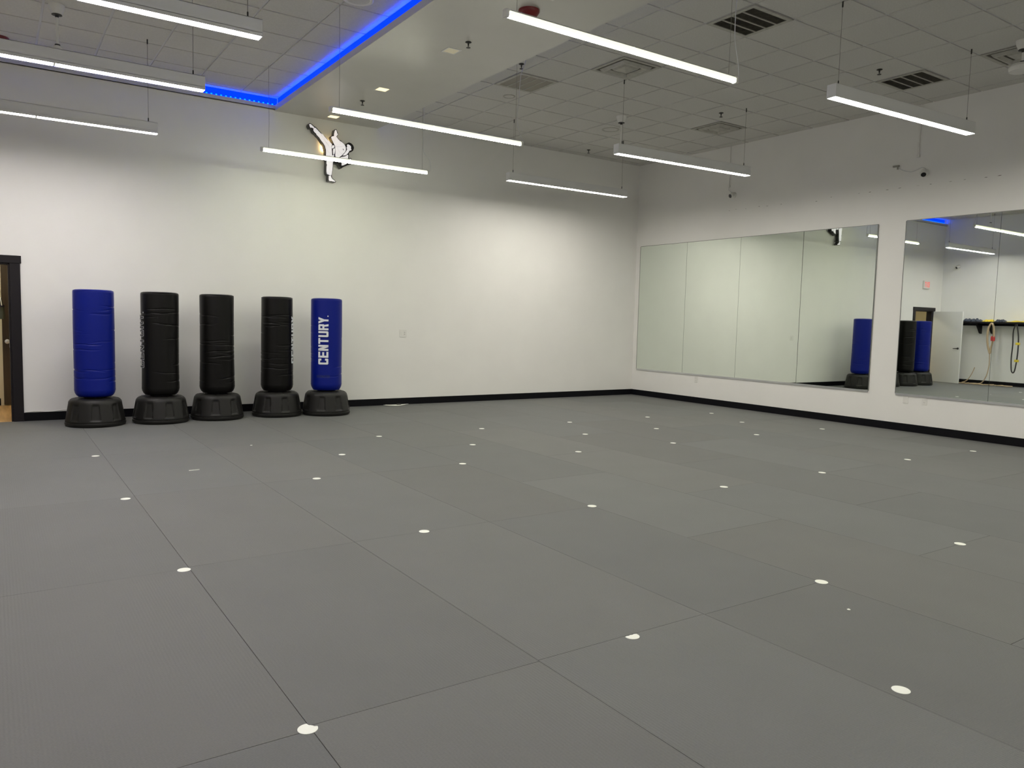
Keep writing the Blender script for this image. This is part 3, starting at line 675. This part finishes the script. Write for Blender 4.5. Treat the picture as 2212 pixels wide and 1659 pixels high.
def camera_dome(label, loc, rz, aim, cable=None):
    t = thing('security_camera', label, 'security camera', loc, rz)
    MB().lathe([(.05, 0), (.05, -.018), (.042, -.028), (.03, -.032)], (0, 0, 0), 28, 'y').build('mount_base', WPLAS, t, smooth=True)
    a = Vector(aim).normalized(); c = Vector((0, -.055, -.01))
    b = MB().tube([c-a*.040, c-a*.036, c, c+a*.040, c+a*.046], [.022, .040, .047, .042, .036], 24)
    bd = b.build('camera_body', WPLAS, t, smooth=True)
    MB().tube([c+a*.0455, c+a*.050], [.033, .030], 24).build('lens', mat('black_lens', (.002, .002, .003), .08), bd, smooth=True)
    if cable:
        MB().tube(smooth_path(cable, 6), .004, 6).build('cable', CORD, t, smooth=True)
camera_dome('white security camera on the right wall nearer the back corner', (0, -2.36, 3.63), -PI/2, (-.1, -.95, -.35), [(0, -.01, .04), (-.05, -.012, .05), (-.09, -.012, .08), (-.12, -.01, .10), (-.11, -.01, .18)])
camera_dome('white security camera above the gap between the two mirrors', (0, -5.62, 3.54), -PI/2, (.45, -.7, -.62), [(.01, -.01, .05), (-.04, -.02, .075), (-.12, -.02, .05), (-.20, -.015, .04), (-.32, -.012, .08), (-.40, -.01, .14)])
camera_dome('white security camera high on the left wall seen in the mirror', (XL, -.42, 3.19), PI/2, (.4, -.8, -.5))
for y, z in ((-2.246, 3.79), (-5.51, 3.78)):
    lb = 'faint white conduit running down from the ceiling to the camera nearer the corner' if y > -3 else 'faint white conduit down the wall above the camera between the mirrors'
    t = thing('wall_conduit', lb, 'conduit', (0, y, z), 0, 'white conduits on the right wall')
    MB().tube([(-.012, 0, 0), (-.012, 0, ZR-z-.01)], .011, 10).build('pipe', WALL, t, smooth=True)
    MB().box(-.020, -.02, -.02, 0, .02, .02).build('clamp', WPLAS, t, bevel=.003)
jb = thing('cable_anchor', 'small dusty cable anchor on the right wall left of the camera', 'bracket', (0, -5.20, 3.685))
MB().box(-.02, -.05, -.01, 0, .04, .012).box(-.018, -.04, -.045, 0, -.02, -.008).build('anchor_plate', mat('dusty_bracket', (.30, .29, .26), .7), jb, bevel=.003)
# row of old anchor scars on the paint
sc = MB(); r = random.Random(3)
for y, z in [(-2.27, 3.379), (-2.41, 3.388), (-2.62, 3.374), (-2.89, 3.383), (-3.05, 3.374), (-3.32, 3.373), (-3.96, 3.346), (-4.21, 3.38), (-4.66, 3.381), (-4.83, 3.379), (-5.09, 3.379), (-5.27, 3.382), (-5.53, 3.381), (-5.7, 3.378), (-5.96, 3.38), (-6.14, 3.38), (-6.4, 3.373), (-6.56, 3.374)]:
    w, h = r.uniform(.012, .03), r.uniform(.0015, .004); d = r.uniform(-.004, .004)
    sc.quad((-.0006, y-w, z+d), (-.0006, y-w*.3, z-h), (-.0006, y+w, z-d), (-.0006, y+w*.2, z+h))
tag(sc.build('anchor_scars', SCUFF, WR), 'row of small dark scars in the white paint', kind='stuff')

# ------------------------------------------------------------ left wall: shelf, belts, ropes (seen in the mirror)
SY0, SY1 = -.62, -4.2
sh = thing('wall_shelf', 'long black wall shelf on the left wall seen in the mirror', 'shelf', (XL, 0, 1.64))
MB().box(0, SY1, 0, .34, SY0, .045).build('shelf_board', BTRIM, sh, bevel=.003)
MB().box(0, SY1, -.06, .02, SY0, 0).build('wall_cleat', BTRIM, sh)
for y in (-1.12, -1.42, -2.6, -3.8):
    pr = prism([(0, 0), (.27, 0), (.27, -.03), (.07, -.26), (.0, -.28)], -.025, .025)
    pr.build('shelf_bracket', BTRIM, sh, loc=(0.0, y, 0))
def folded(label, name, y0, y1, z, m, amp, seed, xd=.17, cat='clothing'):
    rr = random.Random(seed); mb = MB(); n = 26; k = 14
    for i in range(n+1):
        for j in range(k):
            a = 2*PI*j/k; y = y0+(y1-y0)*i/n; e = min(1, 6*(i/n)*(1-i/n)+.15)
            hh = (amp*(.75+.25*S(i*1.3+seed)+.15*S(i*3.1)))*e
            mb.v.append((.17+xd*C_(a)*(.8+.15*S(i*.9+j)), y, z+max(0, S(a))*hh+.002))
    for i in range(n):
        for j in range(k): q = (j+1) % k; mb.f.append((i*k+j, i*k+q, (i+1)*k+q, (i+1)*k+j))
    mb.f.append(tuple(range(k))[::-1]); mb.f.append(tuple(n*k+j for j in range(k)))
    t = thing(name, label, cat, (XL, 0, 0)); mb.build('folded_cloth', m, t, smooth=True); return t
folded('crumpled dark folded cloth at the left end of the shelf in the mirror', 'folded_uniform', -.70, -1.22, 1.686, NAVY, .085, 2, .14)
folded('yellow folded belts on the black shelf in the mirror', 'folded_belt', -1.24, -1.52, 1.686, YEL, .06, 5, .12, 'belt')
folded('small black strap pile between yellow belts on the shelf in the mirror', 'folded_belt', -1.54, -1.80, 1.686, NAVY, .065, 8, .12, 'belt')
folded('long yellow belts stacked on the shelf toward the right photo edge', 'folded_belt', -1.82, -3.2, 1.686, YEL, .045, 9, .13, 'belt')
# rope bundle hanging from the shelf
rp = thing('battle_rope', 'beige rope hanging in a loop below the shelf with ends piled on the floor', 'rope', (XL, -1.55, 0))
X = .36
for s_, w in ((0, 0), (.02, .012), (.04, -.01)):
    MB().tube(smooth_path([(X+s_, .03, 1.62), (X+s_, .075+w, 1.50), (X+s_, .085+w, 1.25), (X+s_, .05+w, 1.02), (X+s_, .0, .85), (X+s_, -.02, 1.0), (X+s_, -.06+w, 1.25), (X+s_, -.055+w, 1.50), (X+s_, -.01, 1.64), (X+s_, .03, 1.62)], 5), .017, 8).build('rope_loop', ROPE, rp, smooth=True)
MB().tube(smooth_path([(X, .02, .95), (X, 0, .62), (X-.02, .02, .45), (X-.02, .06, .25), (X-.02, .15, .08), (X-.02, .26, .03), (X, .5, .022), (X+.08, .75, .022), (X-.02, .95, .022)], 6), .013, 8).build('rope_end', ROPE, rp, smooth=True)
MB().lathe([(.045, 1.18), (.05, 1.22), (.05, 1.27), (.04, 1.31)], (X+.02, -.05, 0), 16).build('red_tape', REDC, rp, smooth=True)
MB().tube(smooth_path([(X-.05, .38, .46), (X-.04, .44, .28), (X-.04, .55, .10), (X-.03, .68, .03)], 6), .011, 8).build('rope_end', ROPE, rp, smooth=True)
pl = MB(); rr = random.Random(4)
for k in range(7):
    y = -.45+k*.2; pts = []
    for i in range(8): pts.append((X-.06+rr.uniform(0, .16), y+rr.uniform(-.14, .14), .015+.02*rr.random()))
    pl.tube(smooth_path(pts, 5), .012, 8)
pl.build('floor_pile', ROPE, rp, smooth=True)
bt = thing('hanging_strap', 'black hanging strap with yellow bands at the right edge of the mirror view', 'strap', (XL, -2.12, 0))
MB().tube(smooth_path([(X, 0, 1.63), (X, .05, 1.45), (X, .04, 1.1), (X, .05, .75), (X, .03, .45), (X, -.02, .38), (X, -.06, .5), (X, -.09, .9), (X, -.08, 1.3), (X, -.02, 1.63)], 6), .016, 8).build('strap_loop', DARK, bt, smooth=True)
MB().box(X-.03, -.12, 1.10, X+.03, -.03, 1.16).box(X-.03, -.12, .66, X+.03, -.03, .72).build('yellow_band', YEL, bt, bevel=.006)

# ------------------------------------------------------------ floor markers and small things
rows = [('farthest', [(-9.75, -2.99), (-8.27, -2.99), (-6.78, -2.98), (-5.32, -2.93), (-3.84, -2.89), (-2.35, -2.90), (-1.0, -2.96)]),
        ('second', [(-7.62, -3.94), (-6.09, -3.98), (-4.38, -3.89), (-3.15, -3.90), (-1.44, -3.93)]),
        ('third', [(-9.75, -5.01), (-8.25, -4.95), (-6.77, -4.92), (-5.29, -4.88), (-3.86, -4.90), (-2.31, -4.88), (-.95, -4.92)]),
        ('fourth', [(-9.71, -6.93), (-8.21, -6.88), (-6.76, -6.87), (-5.27, -6.88), (-3.86, -6.89), (-2.30, -6.88), (-.96, -6.93)]),
        ('fifth', [(-9.69, -8.87), (-8.19, -8.86), (-6.76, -8.85), (-5.25, -8.86)]),
        ('nearest', [(-7.63, -9.79)])]
ORD = ['first', 'second', 'third', 'fourth', 'fifth', 'sixth', 'seventh']
for rn, pts in rows:
    for k, (x, y) in enumerate(pts):
        R = .0345; n = 28; poly = []
        half = rn == 'fifth' and k == 1
        bite = rn == 'fifth' and k == 0
        small = rn == 'farthest' and k == 1
        if small: R = .012
        for i in range(n):
            a = 2*PI*i/n; px, py = R*C_(a), R*S(a)
            if half and py > .010: py = .010+ (.002*S(9*a))
            if bite and .2 < a < 1.15: px *= .72; py *= .66
            poly.append((px, py))
        mb = MB(); mb.v = [(a, b, 0) for a, b in poly]+[(a, b, .0012) for a, b in poly]
        mb.f = [tuple(range(n))[::-1], tuple(range(n, 2*n))]+[(i, (i+1) % n, n+(i+1) % n, n+i) for i in range(n)]
        kind = 'torn half floor dot' if half else 'bitten white floor dot' if bite else 'tiny white floor scrap' if small else 'white round floor dot'
        lab = '%s, %s from the left in the %s row from the back wall' % (kind, ORD[k], rn) if rn not in ('nearest', 'farthest') else \
              ('white round floor dot standing alone closest to the bottom right corner' if rn == 'nearest' else '%s, %s from the left, row closest to back wall' % (kind, ORD[k]))
        o = mb.build('floor_dot', DOTM, loc=(x, y, .0002)); tag(o, lab, 'floor marker', 'white dots stuck on the mats')
ct = MB().box(-.045, -.004, 0, .045, .004, .004).build('paper_scrap', DOTM, loc=(-9.08, -4.12, .0004)); ct.rotation_euler = (0, 0, .1)
tag(ct, 'thin white paper strip lying on the grey mats at the left', 'scrap')
crumb = MB().lathe([(.006, 0), (.009, .003), (.004, .006)], seg=10).build('paper_crumb', DOTM, loc=(-7.02, -9.18, .0002))
tag(crumb, 'tiny white crumb on the mat at the lower right', 'scrap')
fp = thing('floor_paper', 'white curled sheet lying at the foot of the back wall right of the bags', 'paper', (-5.20, -.10, 0))
mb = MB(); n = 24
for i in range(n+1):
    u = i/n
    for v in (-1, 0, 1):
        w = .075*S(PI*u)**.8
        mb.v.append((-.19+.40*u+.02*v, v*w, .004+.012*(abs(u-.5)*2)**2+.002*v*v))
for i in range(n):
    for j in range(2): a = i*3+j; mb.f.append((a, a+3, a+4, a+1))
o = mb.build('sheet', DOTM, fp); so_ = o.modifiers.new('s', 'SOLIDIFY'); so_.thickness = .003
MB().box(.03, .0, .008, .10, .03, .024).build('black_clip', DARK, fp, bevel=.003)
cb = thing('loose_cable', 'loose white cable lying on top of the black baseboard beside the doorway', 'cable', (-10.1, -.02, BB+.006))
MB().tube(smooth_path([(-.12, .012, .004), (0, .0, .010), (.12, .004, .0), (.25, -.002, .012), (.38, .005, .02), (.5, .012, .006)], 6), .006, 8).build('cable_run', WPLAS, cb, smooth=True)
MB().tube(smooth_path([(-.12, .012, -.0), (.05, .006, -.001), (.18, .0, .0), (.30, .006, .0)], 6), .005, 8).build('cable_run', WPLAS, cb, smooth=True)
